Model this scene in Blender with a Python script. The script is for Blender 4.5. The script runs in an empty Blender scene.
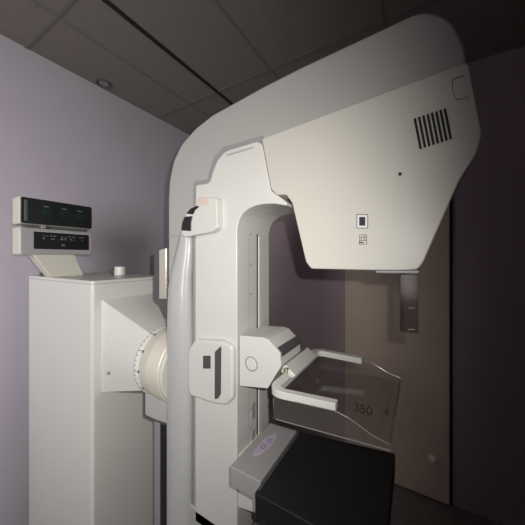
import bpy, bmesh, math, random
from mathutils import Vector, Matrix
C = bpy.context.scene.collection
random.seed(4)
R = math.radians

# ------------------------------------------------------------------ camera
CAMZ = 1.45
TH = R(31.0)                       # camera heading
F = 262.5                          # focal length in pixels (525 px frame)
cam_d = bpy.data.cameras.new('camera'); cam = bpy.data.objects.new('camera', cam_d); C.objects.link(cam)
cam.location = (0, 0, CAMZ); cam.rotation_euler = (R(90), 0, TH)
cam_d.sensor_width = 36; cam_d.lens = 18.0; cam_d.shift_y = -4.5/525; cam_d.clip_start = 0.02
bpy.context.scene.camera = cam

# ------------------------------------------------------------------ world, lights, exposure
w = bpy.data.worlds.new('world'); bpy.context.scene.world = w; w.use_nodes = True
w.node_tree.nodes['Background'].inputs[0].default_value = (0.5, 0.5, 0.55, 1)
w.node_tree.nodes['Background'].inputs[1].default_value = 0.15

def look(o, target):
    o.rotation_euler = (Vector(target)-o.location).to_track_quat('-Z', 'Y').to_euler()
# the camera's own flash, a hand's breadth to the right of and above the lens
fl = bpy.data.lights.new('flash', 'SPOT'); flash = bpy.data.objects.new('flash', fl); C.objects.link(flash)
flash.location = (0.035, 0.012, CAMZ+0.036)
fl.energy = 26; fl.color = (1.0, 0.975, 0.93); fl.spot_size = R(152); fl.spot_blend = 1.0; fl.shadow_soft_size = 0.006
look(flash, (-1.05, 0.50, CAMZ-0.05))
# unseen area light added behind the camera to brighten the left wall
al = bpy.data.lights.new('left_wall_fill', 'AREA'); area = bpy.data.objects.new('left_wall_fill', al); C.objects.link(area)
area.location = (-0.35, -1.55, 1.75); al.shape = 'RECTANGLE'; al.size = 0.7; al.size_y = 1.3
al.energy = 13.5; al.color = (1.0, 0.98, 0.97); al.spread = R(95)
look(area, (-1.8, 0.25, 1.45))
vs = bpy.context.scene.view_settings
vs.view_transform = 'Standard'; vs.look = 'None'; vs.gamma = 1; vs.use_curve_mapping = False; vs.exposure = 0.0

# ------------------------------------------------------------------ materials
def mat(name, col, rough=0.5, metal=0.0, spec=0.5, var=0.0, scale=8.0, bump=0.0, bscale=300.0, coat=0.0):
    m = bpy.data.materials.new(name); m.use_nodes = True; nt = m.node_tree
    b = nt.nodes['Principled BSDF']
    b.inputs['Roughness'].default_value = rough; b.inputs['Metallic'].default_value = metal
    b.inputs['Specular IOR Level'].default_value = spec; b.inputs['Coat Weight'].default_value = coat
    b.inputs['Base Color'].default_value = (*col, 1)
    tc = nt.nodes.new('ShaderNodeTexCoord')
    if var:
        n = nt.nodes.new('ShaderNodeTexNoise'); n.inputs['Scale'].default_value = scale; n.inputs['Detail'].default_value = 4
        r = nt.nodes.new('ShaderNodeValToRGB')
        r.color_ramp.elements[0].position = .3; r.color_ramp.elements[1].position = .7
        r.color_ramp.elements[0].color = (*[c*(1-var) for c in col], 1)
        r.color_ramp.elements[1].color = (*[min(1, c*(1+var)) for c in col], 1)
        nt.links.new(tc.outputs['Object'], n.inputs['Vector']); nt.links.new(n.outputs['Fac'], r.inputs[0])
        nt.links.new(r.outputs[0], b.inputs['Base Color'])
    if bump:
        n2 = nt.nodes.new('ShaderNodeTexNoise'); n2.inputs['Scale'].default_value = bscale
        bp = nt.nodes.new('ShaderNodeBump'); bp.inputs['Strength'].default_value = bump; bp.inputs['Distance'].default_value = .002
        nt.links.new(tc.outputs['Object'], n2.inputs['Vector']); nt.links.new(n2.outputs['Fac'], bp.inputs['Height'])
        nt.links.new(bp.outputs[0], b.inputs['Normal'])
    return m
def clear_mat(name, tint, gl=0.06, rough=0.05):
    m = bpy.data.materials.new(name); m.use_nodes = True; nt = m.node_tree; nt.nodes.clear()
    out = nt.nodes.new('ShaderNodeOutputMaterial'); mx = nt.nodes.new('ShaderNodeMixShader')
    t = nt.nodes.new('ShaderNodeBsdfTransparent'); t.inputs[0].default_value = (*tint, 1)
    g = nt.nodes.new('ShaderNodeBsdfGlossy'); g.inputs['Roughness'].default_value = rough; g.inputs[0].default_value = (.9, .9, .9, 1)
    lw = nt.nodes.new('ShaderNodeLayerWeight'); lw.inputs[0].default_value = .5
    pw = nt.nodes.new('ShaderNodeMath'); pw.operation = 'POWER'; pw.inputs[1].default_value = 5.0
    fr = nt.nodes.new('ShaderNodeMath'); fr.operation = 'MULTIPLY_ADD'; fr.inputs[1].default_value = .6; fr.inputs[2].default_value = .035
    nt.links.new(lw.outputs['Facing'], pw.inputs[0]); nt.links.new(pw.outputs[0], fr.inputs[0])
    d = nt.nodes.new('ShaderNodeBsdfDiffuse'); d.inputs[0].default_value = (.55, .52, .50, 1)
    m2 = nt.nodes.new('ShaderNodeMixShader'); m2.inputs[0].default_value = gl
    nt.links.new(t.outputs[0], m2.inputs[1]); nt.links.new(d.outputs[0], m2.inputs[2])
    nt.links.new(fr.outputs[0], mx.inputs[0]); nt.links.new(m2.outputs[0], mx.inputs[1]); nt.links.new(g.outputs[0], mx.inputs[2])
    nt.links.new(mx.outputs[0], out.inputs[0]); return m

M = dict(
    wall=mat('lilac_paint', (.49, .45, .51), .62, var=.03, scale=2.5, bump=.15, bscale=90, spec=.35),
    back=mat('shaded_lilac_paint', (.42, .33, .36), .62, var=.03, scale=2.5, bump=.15, bscale=90, spec=.35),  # lilac wall paint darkened and reddened, the back wall's shade in its colour
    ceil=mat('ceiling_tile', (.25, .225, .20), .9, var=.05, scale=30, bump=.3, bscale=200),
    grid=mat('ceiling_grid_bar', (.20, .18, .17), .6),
    gap=mat('black_gap', (.012, .012, .012), .7),
    floor=mat('vinyl_floor', (.22, .20, .19), .35, var=.12, scale=14),
    door=mat('door_laminate', (.68, .55, .45), .5, var=.06, scale=3),
    cream=mat('cream_enamel', (.70, .69, .65), .38, var=.012, scale=5, coat=.1),
    white=mat('white_enamel', (.67, .66, .625), .33, var=.012, scale=5, coat=.15),
    head=mat('tube_head_enamel', (.58, .56, .505), .42, var=.012, scale=5, bump=.08, bscale=500),
    grey=mat('light_grey_enamel', (.425, .42, .40), .42, var=.015, scale=5),
    tube=mat('grey_plastic', (.49, .49, .485), .28, var=.01, scale=5, coat=.3),
    dgrey=mat('dark_grey_plastic', (.09, .09, .09), .5),
    slot=mat('slot_grey', (.075, .078, .075), .5),
    mgrey=mat('mid_grey_metal', (.30, .30, .31), .42),
    black=mat('black_plastic', (.012, .012, .013), .38),
    carbon=mat('matt_black_panel', (.010, .010, .011), .55, var=.2, scale=60),
    smoke=mat('smoked_display', (.018, .022, .022), .22, coat=.4),
    bezel=mat('grey_bezel', (.36, .35, .35), .45),
    side=mat('cream_plastic', (.62, .60, .52), .5),
    green=mat('unlit_green_digit', (.015, .045, .036), .4),
    ink=mat('pale_print', (.13, .15, .15), .6),
    dink=mat('dark_print', (.012, .011, .010), .6),
    dial=mat('scale_strip', (.84, .84, .78), .4),
    polish=mat('polished_aluminium', (.85, .83, .70), .22, metal=.85),
    satin=mat('satin_cream_metal', (.90, .86, .72), .38, metal=.35),
    blue=mat('blue_black_label', (.008, .008, .022), .6),
    paper=mat('label_paper', (.70, .70, .70), .5),
    lilac=mat('lilac_sticker', (.52, .44, .53), .5, var=.05, scale=60),
    purple=mat('purple_print', (.30, .24, .45), .5),
    peach=mat('peach_reflection', (.68, .56, .47), .5),
    acryl=clear_mat('clear_acrylic', (.86, .84, .82), .05, .06),
    edge=clear_mat('acrylic_edge', (.55, .53, .50), .35, .1),
    shield=clear_mat('smoky_acrylic', (.62, .56, .55), .03, .12),
)

# ------------------------------------------------------------------ helpers
fw = Vector((-math.sin(TH), math.cos(TH), 0)); rt = Vector((math.cos(TH), math.sin(TH), 0))
def ray(px, py):
    return fw + rt*((px-262.5)/F) + Vector((0, 0, (258.0-py)/F))
def onY(px, py, Y):                # world (x, z) of a measured point lying on the vertical plane y = Y
    d = ray(px, py); t = Y/d.y; return (d.x*t, CAMZ+d.z*t)
def polyY(pts, Y): return [onY(a, b, Y) for a, b in pts]

def finish(o, bevel=0.0, seg=3, ang=30, smooth=True):
    if bevel:
        m = o.modifiers.new('bevel', 'BEVEL'); m.width = bevel; m.segments = seg; m.limit_method = 'ANGLE'; m.angle_limit = R(ang)
        m.harden_normals = False
    if smooth:
        for p in o.data.polygons: p.use_smooth = True
        if bevel:
            o.modifiers.new('wn', 'WEIGHTED_NORMAL')
        else:
            a = o.data
            try: a.set_sharp_from_angle(angle=R(35))
            except Exception: pass
    return o
def link(name, bm, m, parent=None, bevel=0.0, seg=3, ang=30, smooth=True):
    bmesh.ops.remove_doubles(bm, verts=bm.verts, dist=1e-6)
    bmesh.ops.recalc_face_normals(bm, faces=bm.faces)
    me = bpy.data.meshes.new(name); bm.to_mesh(me); bm.free(); me.materials.append(m)
    o = bpy.data.objects.new(name, me); C.objects.link(o)
    if parent:
        o.parent = parent; o.matrix_parent_inverse = world_of(parent).inverted()
    return finish(o, bevel, seg, ang, smooth)
def world_of(o):
    m = o.matrix_basis.copy()
    if o.parent: m = world_of(o.parent) @ o.matrix_parent_inverse @ m
    return m
def box(bm, x0, x1, y0, y1, z0, z1, M4=None):
    v = [bm.verts.new((x, y, z)) for x in (x0, x1) for y in (y0, y1) for z in (z0, z1)]
    if M4: 
        for q in v: q.co = M4 @ q.co
    for f in ((0,1,3,2),(4,6,7,5),(0,4,5,1),(2,3,7,6),(0,2,6,4),(1,5,7,3)): bm.faces.new([v[i] for i in f])
    return bm
def B(*a, M4=None): return box(bmesh.new(), *a, M4=M4)
def prism(bm, pts, a, b, axis='y'):
    def mk(p, k):
        return {'y': (p[0], k, p[1]), 'z': (p[0], p[1], k), 'x': (k, p[0], p[1])}[axis]
    v0 = [bm.verts.new(mk(p, a)) for p in pts]; v1 = [bm.verts.new(mk(p, b)) for p in pts]
    bm.faces.new(v0); bm.faces.new(list(reversed(v1))); n = len(pts)
    for i in range(n): bm.faces.new((v0[i], v1[i], v1[(i+1) % n], v0[(i+1) % n]))
    return bm
def PR(pts, a, b, axis='y'): return prism(bmesh.new(), pts, a, b, axis)
def rounded(pts, r, seg=6):
    """round every corner; r is one radius or a list of radii"""
    out = []; n = len(pts)
    for i in range(n):
        p = Vector(pts[i]); a = Vector(pts[i-1])-p; b = Vector(pts[(i+1) % n])-p
        ri = r[i] if isinstance(r, (list, tuple)) else r
        if ri <= 0: out.append(tuple(p)); continue
        ang = a.angle(b); 
        if ang > R(172): out.append(tuple(p)); continue
        d = min(ri/math.tan(ang/2), a.length*.48, b.length*.48)
        s = p+a.normalized()*d; e = p+b.normalized()*d
        for k in range(seg+1):
            t = k/seg; q = s*(1-t)**2 + p*2*t*(1-t) + e*t*t; out.append(tuple(q))
    return out
def cyl(bm, p0, p1, r0, r1=None, n=40):
    p0, p1 = Vector(p0), Vector(p1); r1 = r0 if r1 is None else r1
    q = (p1-p0).to_track_quat('Z', 'Y').to_matrix()
    rings = []
    for p, r in ((p0, r0), (p1, r1)):
        rings.append([bm.verts.new(p+q@Vector((r*math.cos(2*math.pi*k/n), r*math.sin(2*math.pi*k/n), 0))) for k in range(n)])
    for k in range(n): bm.faces.new((rings[0][k], rings[0][(k+1) % n], rings[1][(k+1) % n], rings[1][k]))
    bm.faces.new(rings[0][::-1]); bm.faces.new(rings[1]); return bm
def CY(*a, **k): return cyl(bmesh.new(), *a, **k)
def sweep(bm, path, radii, n=24, flat=1.0):
    """round tube along a path; flat squeezes it across world Y"""
    rings = []
    for i, p in enumerate(path):
        p = Vector(p); t = (Vector(path[min(i+1, len(path)-1)])-Vector(path[max(i-1, 0)])).normalized()
        u = Vector((0, 1, 0)); v = t.cross(u).normalized()
        rings.append([bm.verts.new(p + u*(radii[i]*flat*math.sin(2*math.pi*k/n)) + v*(radii[i]*math.cos(2*math.pi*k/n))) for k in range(n)])
    for a, b in zip(rings, rings[1:]):
        for k in range(n): bm.faces.new((a[k], a[(k+1) % n], b[(k+1) % n], b[k]))
    bm.faces.new(rings[0][::-1]); bm.faces.new(rings[-1]); return bm
def text(name, s, size, m, parent, loc, rot, ext=0.0004):
    c = bpy.data.curves.new(name, 'FONT'); c.body = s; c.size = size; c.extrude = ext; c.align_x = 'CENTER'; c.align_y = 'CENTER'
    tmp = bpy.data.objects.new(name, c); C.objects.link(tmp); tmp.location = loc; tmp.rotation_euler = rot
    bpy.context.view_layer.update()
    me = bpy.data.meshes.new_from_object(tmp.evaluated_get(bpy.context.evaluated_depsgraph_get())); me.transform(tmp.matrix_world)
    bpy.data.objects.remove(tmp); me.materials.clear(); me.materials.append(m)
    o = bpy.data.objects.new(name, me); C.objects.link(o); o.parent = parent
    o.matrix_parent_inverse = world_of(parent).inverted(); return o
def thing(name, label, cat, loc, group=None):
    o = bpy.data.objects.new(name, None); C.objects.link(o); o.location = loc; o.empty_display_size = .1
    o['label'] = label; o['category'] = cat
    if group: o['group'] = group
    return o
def struct(name, bm, m, label=None, **k):
    o = link(name, bm, m, smooth=False, **k); o['kind'] = 'structure'
    if label: o['label'] = label
    return o

# ------------------------------------------------------------------ the room
X0, X1, Y0, Y1, H = -1.80, 2.2, -2.2, 1.90, 2.57
struct('floor', B(X0-.1, X1+.1, Y0-.1, Y1+.1, -.1, 0), M['floor'], 'dark grey vinyl floor under the machine')
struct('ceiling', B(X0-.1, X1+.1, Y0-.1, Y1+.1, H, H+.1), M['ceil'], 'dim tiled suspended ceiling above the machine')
struct('wall_left', B(X0-.1, X0, Y0, Y1, 0, H), M['wall'], 'lilac painted wall behind the machine cabinet')
struct('wall_back', B(X0-.1, X1+.1, Y1, Y1+.1, 0, H), M['back'], 'lilac wall with shade put into its colour, seen through the opening of the machine')
struct('wall_right', B(X1, X1+.1, Y0, Y1, 0, H), M['wall'])
struct('wall_front', B(X0-.1, X1+.1, Y0-.1, Y0, 0, H), M['wall'])
# ceiling grid bars, a dark shadow gap between two runs of tiles
bm = bmesh.new()
for x in (-1.44, -.765, -.15, .45, 1.05, 1.65): box(bm, x-.007, x+.007, Y0, Y1, H-.004, H)
for y in (-1.85, -1.25, -.65, -.05, .55, 1.36): box(bm, X0, X1, y-.007, y+.007, H-.0035, H)
struct('trim_1', bm, M['grid'], 'thin grid bars between the ceiling tiles')
struct('trim_2', box(bmesh.new(), -1.182, -1.160, Y0, Y1, H-.005, H), M['gap'], 'dark gap line running across the ceiling tiles')
# pale door with a dark gap along its right edge
xd0 = onY(346, 300, Y1)[0]; xd1 = onY(449, 300, Y1)[0]; xd2 = onY(452.5, 300, Y1)[0]
door = struct('door_1', B(xd0, xd1, Y1-.03, Y1, 0.01, 2.06), M['door'], 'beige door panel behind the clear paddle', bevel=.003)
dg = link('door_gap', B(xd1, xd2, Y1-.012, Y1, 0, 2.06), M['gap'], door)
dx, dz = onY(433, 459, Y1-.03)
bm = bmesh.new(); bmesh.ops.create_uvsphere(bm, u_segments=32, v_segments=16, radius=.03)
for v in bm.verts: v.co = Vector((v.co.x+dx, min(v.co.y*.9, .0)+Y1-.0305, v.co.z+dz))
ds = link('door_glint_dome', bm, M['satin'], door); ds['label'] = 'small satin dome added low on the beige door as a bright spot'  # dome added to catch the flash as a bright spot

# recessed lamp, switched off
dl = thing('recessed_ceiling_lamp', 'small round unlit recessed lamp in the ceiling close to the lilac wall', 'ceiling light', (-1.735, .915, H))
bm = bmesh.new(); n = 40
prof = [(.046, 0), (.046, -.004), (.040, -.008), (.031, -.006), (.028, -.001)]
rings = [[bm.verts.new((-1.735+r*math.cos(2*math.pi*k/n), .915+r*math.sin(2*math.pi*k/n), H+z)) for k in range(n)] for r, z in prof]
for a, b in zip(rings, rings[1:]):
    for k in range(n): bm.faces.new((a[k], a[(k+1) % n], b[(k+1) % n], b[k]))
link('trim_ring', bm, M['dgrey'], dl)
link('lens', CY((-1.735, .915, H-.0005), (-1.735, .915, H-.003), .028), M['mgrey'], dl)

# ------------------------------------------------------------------ the mammography machine
mach = thing('mammography_machine', 'large cream and grey breast x-ray machine with C-shaped arm in front of the lilac wall', 'x-ray machine', (-1.2, .69, 0))
YC = .69

# cabinet that carries the arm
CT = CAMZ-.087
cab = link('column_cabinet', PR(rounded([(-1.676, .52), (-1.068, .52), (-1.068, .86), (-1.676, .86)], .014), 0.0, CT, 'z'), M['cream'], mach, .006)
cab['label'] = 'tall boxy cream cabinet behind the arm'
link('top_seam', PR(rounded([(-1.678, .518), (-1.066, .518), (-1.066, .862), (-1.678, .862)], .014), CT-.014, CT-.0125, 'z'), M['mgrey'], cab)
kn = link('top_knob', CY((-1.28, .755, CT+.0004), (-1.28, .755, CT+.045), .026, .025), M['white'], cab, .004)
kn['label'] = 'short round white cap on top of the cabinet'
link('cap_base', B(-1.33, -1.30, .735, .75, CT+.0004, CT+.028), M['dgrey'], cab, .002)

# tapered housing between cabinet and pivot drum
zc = CAMZ-.395; rD = .130; XB = -1.075; XF = -.862
rect = [(.555, CAMZ-.160), (.825, CAMZ-.160), (.825, CAMZ-.526), (.555, CAMZ-.526)]
bm = bmesh.new(); n = 48
def sqp(a):                         # point of the rectangle's rim at angle a from the drum axis
    c, s = math.cos(a), math.sin(a); hw = .135; up = CAMZ-.160-zc; dn = zc-(CAMZ-.526)
    t = min(hw/abs(c) if abs(c) > 1e-6 else 9, (up if s > 0 else dn)/abs(s) if abs(s) > 1e-6 else 9)
    return (YC+c*t, zc+s*t)
angs = sorted([2*math.pi*k/n for k in range(n)] + [math.atan2(CAMZ-.160-zc, .135) % (2*math.pi), math.atan2(CAMZ-.160-zc, -.135) % (2*math.pi),
        math.atan2(-(zc-(CAMZ-.526)), .135) % (2*math.pi), math.atan2(-(zc-(CAMZ-.526)), -.135) % (2*math.pi)])
ra = [bm.verts.new((XB, *sqp(a))) for a in angs]; rb_ = [bm.verts.new((XF, YC+rD*.97*math.cos(a), zc+rD*.97*math.sin(a))) for a in angs]
for k in range(len(angs)): bm.faces.new((ra[k], ra[(k+1) % len(angs)], rb_[(k+1) % len(angs)], rb_[k]))
bm.faces.new(ra); bm.faces.new(rb_[::-1])
hs = link('pivot_housing', bm, M['cream'], mach, .007, ang=20)
bm = bmesh.new(); link('screw_head', CY((-1.02, .5665, zc-.045), (-1.02, .5535, zc-.045), .006), M['mgrey'], hs)
dr = link('pivot_drum', CY((-.875, YC, zc), (-.72, YC, zc), rD), M['side'], mach, .008)
link('angle_scale', CY((-.862, YC, zc), (-.842, YC, zc), rD+.0012, n=64), M['dial'], dr)
bm = bmesh.new()
for k in range(48):
    a = 2*math.pi*k/48; L = .016 if k % 4 == 0 else .007
    mm = Matrix.Translation((0, YC, zc)) @ Matrix.Rotation(a, 4, 'X')
    box(bm, -.863, -.863+L, -.0012, .0012, rD, rD+.0018, M4=mm)
    if k % 4 == 0: box(bm, -.843, -.835, -.005, .004, rD, rD+.0012, M4=mm)
link('scale_marks', bm, M['dgrey'], dr)
link('drum_collar', CY((-.80, YC, zc), (-.735, YC, zc), rD+.003, n=64), M['satin'], dr, .003)

# bracket pieces between drum and arm
ys = .60
def pxbox(x0, x1, y0, y1, Ya, Yb): 
    a = onY(x0, y0, Ya); b = onY(x1, y1, Ya); return B(min(a[0], b[0]), max(a[0], b[0]), Ya, Yb, min(a[1], b[1]), max(a[1], b[1]))
ab = link('rear_bracket', PR(polyY([(154, 251), (165, 247), (170, 247), (170, 322), (165, 318), (160, 305), (154, 300)], .63), .63, .68), M['dgrey'], mach, .002)
link('bright_strip', PR(polyY([(159, 250), (166, 248), (166, 299), (159, 299)], .625), .625, .64), M['polish'], ab, .002)
lb = link('lower_bracket', PR(rounded(polyY([(145, 386), (168, 386), (168, 424), (156, 420), (145, 415)], .62), .008), .62, .70), M['tube'], mach, .003)
link('bracket_gasket', PR(rounded(polyY([(143.8, 386), (168, 386), (168, 426), (155.6, 421.5), (143.8, 416.5)], .625), .008), .625, .69), M['dgrey'], lb)
link('cable_duct', PR(polyY([(154, 418), (162, 420), (162, 560), (154, 560)], .64), .64, .72), M['mgrey'], mach, .003)
link('rear_rail', PR(polyY([(160, 418), (170, 420), (170, 560), (160, 560)], .63), .63, .72), M['black'], mach, .002)

# grey arm
outer = [(168, 600), (168, 200), (169, 181), (173, 161), (181, 144), (195, 128), (212, 114.5), (230, 104.5), (262, 86.5), (300, 67), (425, 8), (452, 18), (466, 45), (469, 72),
         (450, 80), (262, 146), (232, 162), (218, 190), (204, 200), (204, 600)]
Ya, Yb = .62, .80
arm = link('c_arm', PR(rounded(polyY(outer, Ya), .09, 8), Ya, Yb), M['grey'], mach, .008)
arm['label'] = 'light grey curved outer shell of the arm'
link('arm_seam', PR(polyY([(168.2, 236), (182, 236), (182, 236.7), (168.2, 236.7)], Ya-.0008), Ya-.0008, Ya+.002), M['mgrey'], arm, 0)

# dark recess line between grey shell and white carriage
Yk = .606
gl_ = [(192.5, 600), (193, 230), (193.5, 181.5), (207.5, 179.5), (210, 169), (214, 157), (223, 147), (262, 135.5), (266, 142), (271, 180), (262, 190),
       (235, 200), (222, 230), (220, 600)]
link('recess_seal', PR(rounded(polyY(gl_, Yk), .006, 3), Yk, .70), M['mgrey'], arm)

# white carriage with its arch
Yw0, Yw1 = .60, .785
XR = -.445
cp = polyY([(194, 560), (195, 230), (195.8, 185), (209.8, 183), (212.5, 172), (217, 160.5), (225, 151), (257, 141.2), (262, 144), (271, 190), (287, 202.5), (286, 205.5),
            (274, 203.6), (264, 203.8), (255, 205.6), (247.5, 209), (242, 214), (238.6, 220.5), (236.8, 229)], Yw0)
cp += [(XR, cp[-1][1]-.03), (XR, .62)]
cp[0] = (cp[1][0], .62)
rad = [0, .004, .006, .02, .03, .04, .05, .012, .012, .01, .006, .004, .02, .02, .02, .02, .02, .02, .02, .02, 0]
car = link('carriage', PR(rounded(cp, rad, 7), Yw0, Yw1), M['white'], mach, .011, 4)
car['label'] = 'white inner column with arched top'
# top trim line of the carriage
a1 = polyY([(226, 154.5), (253, 146.5), (254, 147.3), (253, 148.4), (227, 156.2)], Yw0-.0008)
link('pressed_line', PR(a1, Yw0-.0008, Yw0+.002), M['grey'], car)

# rails on the inner side of the column
rl = link('guide_rail', B(XR-.004, XR+.003, .714, .735, .64, CAMZ+.07), M['white'], mach, .002)
link('rail_groove', B(XR-.004, XR+.0006, .704, .712, .64, CAMZ+.075), M['dgrey'], rl)
link('rail_channel', B(XR-.004, XR+.0005, .655, .657, .64, CAMZ+.06), M['bezel'], rl)
for z in (.072, -.02, -.11, -.46, -.52, -.58, -.66): link('rail_screw', CY((XR-.002, .668, CAMZ+z), (XR+.0015, .668, CAMZ+z), .0035, n=16), M['mgrey'], rl)
for z in (-.475, -.56): link('rail_plate', B(XR-.002, XR+.0015, .675, .695, CAMZ+z-.025, CAMZ+z+.025), M['bezel'], rl, .001)

# curved grey grip running down the back of the column
pth = [(186.5, 233), (185.8, 243), (184, 258), (181.8, 274), (180.6, 288), (180.4, 304), (180.4, 340), (180.4, 400), (180.4, 460), (180.4, 560)]
w_ = [5.5, 6.5, 8, 9.3, 10.2, 10.8, 11.2, 11.3, 11.3, 11.3]
Yh = .608
pp = [onY(a, b, Yh) for a, b in pth]
rr = [abs(onY(a+q, b, Yh)[0]-onY(a-q, b, Yh)[0])/2 for (a, b), q in zip(pth, w_)]
tb = link('grip_tube', sweep(bmesh.new(), [(x, Yh, z) for x, z in pp], rr, 32, .62), M['tube'], mach)
tb['label'] = 'long rounded grey grip down the back of the column'

# push-button handle on the shoulder
hb = PR(rounded(polyY([(181.5, 235), (181, 229), (184, 216), (190, 208.5), (198, 204), (199, 197), (216.5, 197), (217.5, 228), (211, 232), (184, 237)], .575),
        [.004, .01, .05, .05, .02, .006, .012, .015, .01, .004]), .575, .61)
hd = link('push_handle', hb, M['white'], mach, .006)
link('black_button', PR(polyY([(181.2, 230.5), (182.2, 222), (184.4, 216.6), (192, 216), (190.6, 223), (190.5, 231)], .572), .572, .60), M['black'], hd, .002)
link('black_button', PR(polyY([(186, 213.6), (190, 208.6), (196, 205.8), (199, 206.2), (194.6, 210), (192.4, 214.4)], .572), .572, .60), M['black'], hd, .002)
ps = link('peach_reflection_patch', PR(rounded(polyY([(199.5, 198.5), (208, 198.5), (208, 205), (199.5, 205)], .5742), .004), .5742, .58), M['peach'], hd)  # warm colour reflection on the handle, painted as a thin patch
ps['label'] = 'small peach patch painted as a colour reflection'

# white switch module low on the column
sw = PR(rounded(polyY([(189.5, 396.5), (187, 388), (187, 350), (194.5, 339.5), (221, 341), (232.5, 346), (232.5, 399), (226, 406), (214, 404.5)], .583),
        [.012, .02, .03, .02, .03, .02, .02, .02, .05]), .583, .61)
sm = link('switch_module', sw, M['white'], mach, .009, 4)
link('display_window', PR(rounded(polyY([(203, 355.8), (210.3, 355.8), (210.3, 368.6), (203, 368.6)], .5815), .002), .5815, .59), M['slot'], sm)
link('grip_slot', PR(rounded(polyY([(214.8, 352), (220.8, 346), (221, 349), (220.6, 394), (218, 398.5), (214.6, 399.5)], .5815), .003), .5815, .59), M['slot'], sm)

# tube head
Yt0, Yt1 = .585, .80
hp = [(261.5, 138.5), (271, 189), (276, 194.5), (286, 194.5), (292, 203), (305.8, 262), (311, 268.7), (400, 271), (418, 269.5), (423.5, 262), (459, 181), (477, 152.5), (482.5, 134), (475, 95),
      (468.5, 61), (450, 68)]
th = link('tube_head', PR(rounded(polyY(hp, Yt0), [.004, .02, .008, .008, .02, .02, .012, .05, .012, .012, .12, .04, .03, .06, .012, .0], 6), Yt0, Yt1), M['head'], mach, .013, 5)
th['label'] = 'big cream angular tube head with vent'
Yf = Yt0-.0006
bm = bmesh.new()
for k in range(8):                  # slanted vent slots
    x = 413.4+k*4.3; y = 118.6-k*1.4
    prism(bm, rounded(polyY([(x, y), (x+2.6, y-.7), (x+8.7, y+30.1), (x+6.1, y+30.8)], Yf), .0012, 3), Yf, Yf+.004)
link('vent_slots', bm, M['black'], th, smooth=False)
# latch outline in the top corner
o_ = rounded(polyY([(451.5, 79), (466, 74.5), (472.5, 96), (457, 100.5), (453, 94)], Yf), .006, 5)
i_ = rounded(polyY([(452.3, 79.8), (468, 75), (474.6, 94.8), (457.4, 99.7), (453.7, 93.5)], Yf-.0006), .006, 5)
link('corner_latch', PR(o_, Yf, Yf+.003), M['dgrey'], th); link('latch_plate', PR(i_, Yf-.0006, Yf+.003), M['head'], th)
link('screw_recess', CY((onY(400, 174, Yf)[0], Yf, onY(400, 174, Yf)[1]), (onY(400, 174, Yf)[0], Yf+.003, onY(400, 174, Yf)[1]), .0035, n=20), M['dink'], th)
lb2 = link('round_symbol_label', PR(rounded(polyY([(356.5, 214.2), (368, 214.2), (368, 228.4), (356.5, 228.4)], Yf), .001), Yf, Yf+.003), M['dink'], th)
lb2['label'] = 'square label with dark blue centre'
link('label_field', PR(rounded(polyY([(357.1, 214.9), (367.4, 214.9), (367.4, 227.8), (357.1, 227.8)], Yf-.0004), .001), Yf-.0004, Yf+.003), M['paper'], th)
link('label_centre', PR(polyY([(359.2, 217), (365.2, 217), (365.2, 225.6), (359.2, 225.6)], Yf-.0008), Yf-.0008, Yf+.003), M['blue'], th)
bm = bmesh.new()
for r in ((359.3, 366.9, 234.6, 235), (359.3, 359.7, 234.6, 244.6), (366.4, 366.9, 234.6, 244.6), (359.3, 366.9, 244.2, 244.6), (361, 366, 237, 237.5), (361, 361.5, 236, 241), (364, 364.5, 235, 241), (359.4, 366.9, 240.4, 240.8), (359, 363.6, 242, 243.2)):
    prism(bm, polyY([(r[0], r[2]), (r[1], r[2]), (r[1], r[3]), (r[0], r[3])], Yf), Yf, Yf+.003)
link('symbol_print', bm, M['dink'], th, smooth=False)
# collimator plate under the head
link('collimator_plate', PR(polyY([(375, 270.2), (419.5, 270.2), (418.5, 273.8), (376, 273.2)], Yt0+.004), Yt0+.004, Yt1-.004), M['mgrey'], th, .002)
link('plate_gap', PR(polyY([(375, 269.7), (419.5, 269.7), (419.5, 270.5), (375, 270.5)], Yt0+.0025), Yt0-.0008, Yt0+.02), M['dgrey'], th)
# smoky face-shield bracket hanging from the head
xa, za = onY(400, 274, .62); xb_, zb = onY(418.5, 334, .62)
sh = link('face_shield_bracket', B(xa, xb_, .620, .624, zb, za), M['shield'], mach, .001)
link('shield_flange', B(xa, xa+.003, .624, .70, zb, za), M['shield'], sh, .0008)
bm = bmesh.new()
for yy in (278.5, 308, 329.5):
    bm = bmesh.new()
    c_ = onY(408, yy, .618); d_ = onY(415, yy, .618)
    sweep(bm, [(c_[0], .6185, c_[1]), (d_[0], .6185, d_[1])], [.0011, .0011], 8)
    link('shield_glint', bm, M['mgrey'], sh)  # grey rod standing in for a specular highlight on the bracket

# compression drive block on the column
Yb0, Yb1 = .60, .728
bp_ = polyY([(239.5, 335.5), (263, 337.5), (268, 339.5), (280, 353), (281, 366), (267.5, 388.6), (239.5, 386)], Yb0)
bl = link('compression_block', PR(rounded(bp_, .002, 2), Yb0, Yb1), M['cream'], mach, .003)
cx, cz = onY(251.5, 363.8, Yb0)
bm = bmesh.new(); n = 40
for (r, d) in ((.0195, 0),):
    rg = [[bm.verts.new((cx+q*math.cos(2*math.pi*k/n), Yb0+e, cz+q*math.sin(2*math.pi*k/n))) for k in range(n)] for q, e in ((.0205, .001), (.0205, -.002), (.0175, -.002), (.0165, .001))]
    for a, b in zip(rg, rg[1:]):
        for k in range(n): bm.faces.new((a[k], a[(k+1) % n], b[(k+1) % n], b[k]))
link('round_knob', bm, M['bezel'], bl); link('knob_cap', CY((cx, Yb0+.001, cz), (cx, Yb0-.0015, cz), .0135), M['cream'], bl, .001)
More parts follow.
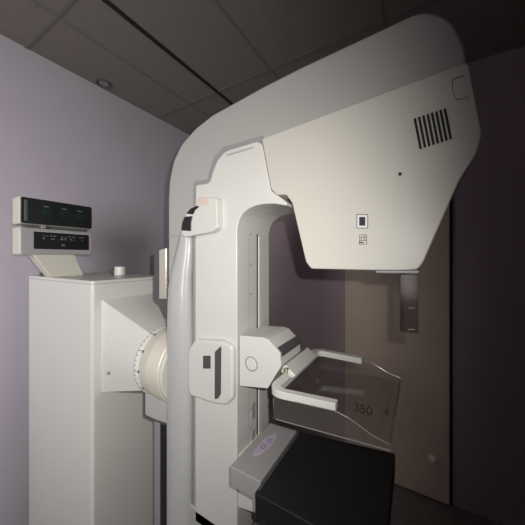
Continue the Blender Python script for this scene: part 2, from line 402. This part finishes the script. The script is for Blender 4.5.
# dark strip on the block's slanting nose
p1 = Vector((*bp_[3], 0)); p0 = Vector((*bp_[2], 0))
nx = [(bp_[3][0]-.012, bp_[3][1]+.010), (bp_[3][0]+.003, bp_[3][1]-.001), (bp_[3][0]+.003, bp_[3][1]-.012), (bp_[3][0]-.014, bp_[3][1]-.003)]
link('nose_seal', PR(nx, Yb0+.006, Yb1+.004), M['dgrey'], bl, .001)

# image receptor: grey mounting plate and black cassette holder
ZB = CAMZ-.53
ir = link('receptor_mount', PR([(-.415, .53), (-.325, .53), (-.325, .748), (-.415, .738)], ZB-.05, ZB, 'z'), M['bezel'], mach, .003)
ir['label'] = 'grey plate with lilac oval sticker'
bm = bmesh.new(); ov = [(-.377+.016*math.cos(a)+.004*math.sin(a), .645+.055*math.sin(a)) for a in [2*math.pi*k/36 for k in range(36)]]
st = link('oval_sticker', PR(ov, ZB-.001, ZB+.0006, 'z'), M['lilac'], ir); st['label'] = 'lilac oval sticker with purple print'
bm = bmesh.new()
for (x, y, r) in ((-.377, .632, .0075), (-.374, .662, .006)):
    rg = [[bm.verts.new((x+q*math.cos(2*math.pi*k/20), y+1.5*q*math.sin(2*math.pi*k/20), ZB+.0009)) for k in range(20)] for q in (r, r*.55)]
    for k in range(20): bm.faces.new((rg[0][k], rg[0][(k+1) % 20], rg[1][(k+1) % 20], rg[1][k]))
link('sticker_print', bm, M['purple'], ir)
cs = link('cassette_holder', PR(rounded([(-.322, .50), (-.055, .50), (-.058, .80), (-.322, .748)], .006), ZB-.055, ZB-.002, 'z'), M['carbon'], mach, .003)
cs['label'] = 'flat black cassette table'
link('holder_trim', B(-.318, -.314, .51, .742, ZB-.002, ZB-.0006), M['dgrey'], cs)
link('receptor_arm', PR([(-.50, ZB-.20), (-.50, ZB-.03), (-.20, ZB-.05), (-.16, ZB-.07), (-.36, ZB-.17)], .61, .73), M['white'], mach, .006)
link('arm_foot_cover', PR(rounded([(-.74, .42), (-.445, .42), (-.445, .66), (-.74, .66)], .03), .60, .79), M['grey'], mach, .008)

# ------------------------------------------------------------------ compression paddle (lifts off its block)
pd = thing('compression_paddle', 'clear plastic tray in a white U-shaped frame, clipped to the machine below its head', 'compression paddle', (-.25, YC, CAMZ-.32))
zf = CAMZ-.3005
bx0, bx1, by0, by1 = -.306, -.150, .522, .846
wd = .021
U = [(bx1, by0+.020), (bx1, by0+.020+wd*.9), (bx0+.024, by0+wd), (bx0+.024, by1-wd), (bx1, by1-wd), (bx1, by1), (bx0, by1), (bx0, by0)]
fr_ = link('frame', PR(rounded(U, [.002, .002, .016, .016, .002, .002, .04, .04], 7), zf-.017, zf, 'z'), M['white'], pd, .004)
link('mount_wedge', PR([(-.306, zf+.019), (-.299, zf+.024), (-.270, zf+.001), (-.285, zf-.010), (-.313, zf+.002)], .612, .772), M['white'], pd, .003)
link('clip', B(-.300, -.288, .600, .612, zf+.001, zf+.020), M['polish'], pd, .003)
zt_ = zf-.004; tx0, tx1 = -.290, -.047
zl, zr = CAMZ-.368, CAMZ-.350
T = .003
tr = link('clear_tray', PR([(tx0, zl), (tx1, zr), (tx1, zr+T), (tx0, zl+T)], by0+.004, by1-.004), M['acryl'], pd, .001)
for y in (by0+.006, by1-.009):
    link('tray_wall', PR([(tx0+.004, zl+T+.0005), (tx0, zt_-.014), (bx1+.004, zt_-.004), (bx1+.03, zt_-.010), (tx1-.03, zr+.016), (tx1-.001, zr+.010), (tx1-.001, zr+T+.0005)], y, y+T), M['acryl'], pd)
link('tray_wall', B(tx1-T, tx1, by0+.010, by1-.010, zr+T+.0005, zr+.014), M['acryl'], pd)
link('tray_wall', B(tx0, tx0+T, by0+.01, by1-.01, zl+T+.001, zt_-.016), M['acryl'], pd)
for y in (by0+.0075, by1-.0075):
    pts = [(bx1+.002, zt_-.004), (bx1+.03, zt_-.010), (tx1-.03, zr+.016), (tx1, zr+.010)]
    link('rim_edge', sweep(bmesh.new(), [(x, y, z) for x, z in pts], [.0014]*4, 8), M['edge'], pd)  # paler rod along the tray rim, its edge highlight put into the colour
link('rim_edge', sweep(bmesh.new(), [(tx0+.01, by0+.004, zl+.0025), (tx1, by0+.004, zr+.0015)], [.0014]*2, 8), M['edge'], pd)
link('rim_edge', sweep(bmesh.new(), [(tx0, by0+.014, zl+.006), (tx0, by0+.008, zt_-.02)], [.0012]*2, 8), M['edge'], pd)
link('rim_edge', B(tx1-.001, tx1+.0008, by0+.006, by1-.006, zr, zr+.004), M['edge'], pd)
for (px, py, s_, q) in ((363, 409.5, '350', .023),):
    tx, tz = onY(px, py, by0+.0035)
    text('tray_marking', s_, q, M['dink'], pd, (tx, by0+.0032, tz), (R(90), 0, 0))
ta = polyY([(384.5, 412), (388.8, 407.2), (388.8, 416.5)], by0+.003); ti = polyY([(386, 412), (388.2, 409), (388.2, 415)], by0+.003)
bm = bmesh.new(); va = [bm.verts.new((p[0], by0+.003, p[1])) for p in ta]; vb = [bm.verts.new((p[0], by0+.003, p[1])) for p in ti]
for k in range(3): bm.faces.new((va[k], va[(k+1) % 3], vb[(k+1) % 3], vb[k]))
link('triangle_mark', bm, M['dink'], pd)

# ------------------------------------------------------------------ control console on top of the cabinet
cn = thing('control_console', 'two stacked grey readout boxes on a slanted cream neck on top of the cabinet', 'control display', (-1.46, .56, CT))
xf = -1.45
def unit(name, z0, z1, face, lab):
    prof = rounded([(xf-.085, z0), (xf-.006, z0), (xf, z0+.012), (xf, z1-.014), (xf-.010, z1), (xf-.085, z1)], .01)
    body = link(name, PR([(p[0], p[1]) for p in prof], .421, .708), M['side'], cn, .006)
    body['label'] = lab
    f = link('front_panel', PR(rounded([(.424, z0+.003), (.706, z0+.003), (.706, z1-.003), (.424, z1-.003)], .012), xf-.02, xf+.003, 'x'), face, body, .003)
    return body, f
up, upf = unit('upper_readout', CAMZ+.146, CAMZ+.264, M['smoke'], 'upper box with smoked dark front')
lo, lof = unit('lower_readout', CAMZ+.014, CAMZ+.133, M['bezel'], 'lower box with grey front and black window')
link('side_bezel', B(xf-.004, xf+.0042, .436, .448, CAMZ+.160, CAMZ+.250), M['dgrey'], up, .002)
link('black_window', PR(rounded([(.468, CAMZ+.040), (.690, CAMZ+.040), (.690, CAMZ+.116), (.468, CAMZ+.116)], .002), xf, xf+.0042, 'x'), M['black'], lo)
# unlit seven-segment digits in the upper box
def digit(y, z, s, segs):
    a = .0018; bm = bmesh.new()
    Sg = {'a': (-1, 1, 2, 2), 'g': (-1, 1, 0, 0), 'd': (-1, 1, -2, -2), 'f': (-1, -1, 0, 2), 'b': (1, 1, 0, 2), 'e': (-1, -1, -2, 0), 'c': (1, 1, -2, 0)}
    for k in segs:
        y0, y1, z0, z1 = Sg[k]; box(bm, xf+.002, xf+.0036, y+y0*s-a, y+y1*s+a, z+z0*s-a, z+z1*s+a)
    link('digit', bm, M['green'], up, smooth=False)
for y in (.505, .525, .575, .595, .640, .660): digit(y, CAMZ+.205, .0065, 'abcdefg')
for y in (.513, .583, .648): link('indicator_light', B(xf+.002, xf+.0036, y-.010, y+.010, CAMZ+.229, CAMZ+.234), M['ink'], up, smooth=False)
rnd = random.Random(3)
for zz, hh in ((.098, .006), (.084, .010)):
    y = .50
    while y < .665:
        ww = rnd.uniform(.004, .012)
        if rnd.random() < .75: link('window_mark', B(xf+.002, xf+.0050, y, y+ww, CAMZ+zz, CAMZ+zz+hh*rnd.uniform(.5, 1)), M['ink'], lo, smooth=False)
        y += ww+rnd.uniform(.003, .008)
link('window_mark', B(xf+.002, xf+.0050, .57, .585, CAMZ+.056, CAMZ+.064), M['ink'], lo, smooth=False)
link('hinge_tab', B(xf-.01, xf+.002, .497, .512, CAMZ+.133, CAMZ+.1465), M['mgrey'], cn, .001)
link('hinge', B(xf-.07, xf-.01, .45, .69, CAMZ+.131, CAMZ+.148), M['dgrey'], cn)
bm = bmesh.new()
top = [(xf-.075, .468, CAMZ+.016), (xf-.004, .468, CAMZ+.016), (xf-.004, .630, CAMZ+.016), (xf-.075, .630, CAMZ+.016)]
bot = [(xf-.075, .535, CT+.0004), (xf+.02, .524, CT+.0004), (xf+.02, .66, CT+.0004), (xf-.075, .66, CT+.0004)]
vt = [bm.verts.new(p) for p in top]; vb = [bm.verts.new(p) for p in bot]
bm.faces.new(vt); bm.faces.new(vb[::-1])
for k in range(4): bm.faces.new((vt[k], vb[k], vb[(k+1) % 4], vt[(k+1) % 4]))
link('neck', bm, M['side'], cn, .003)
link('neck_edge', B(xf-.09, xf-.07, .52, .55, CT+.0004, CT+.02), M['dgrey'], cn)
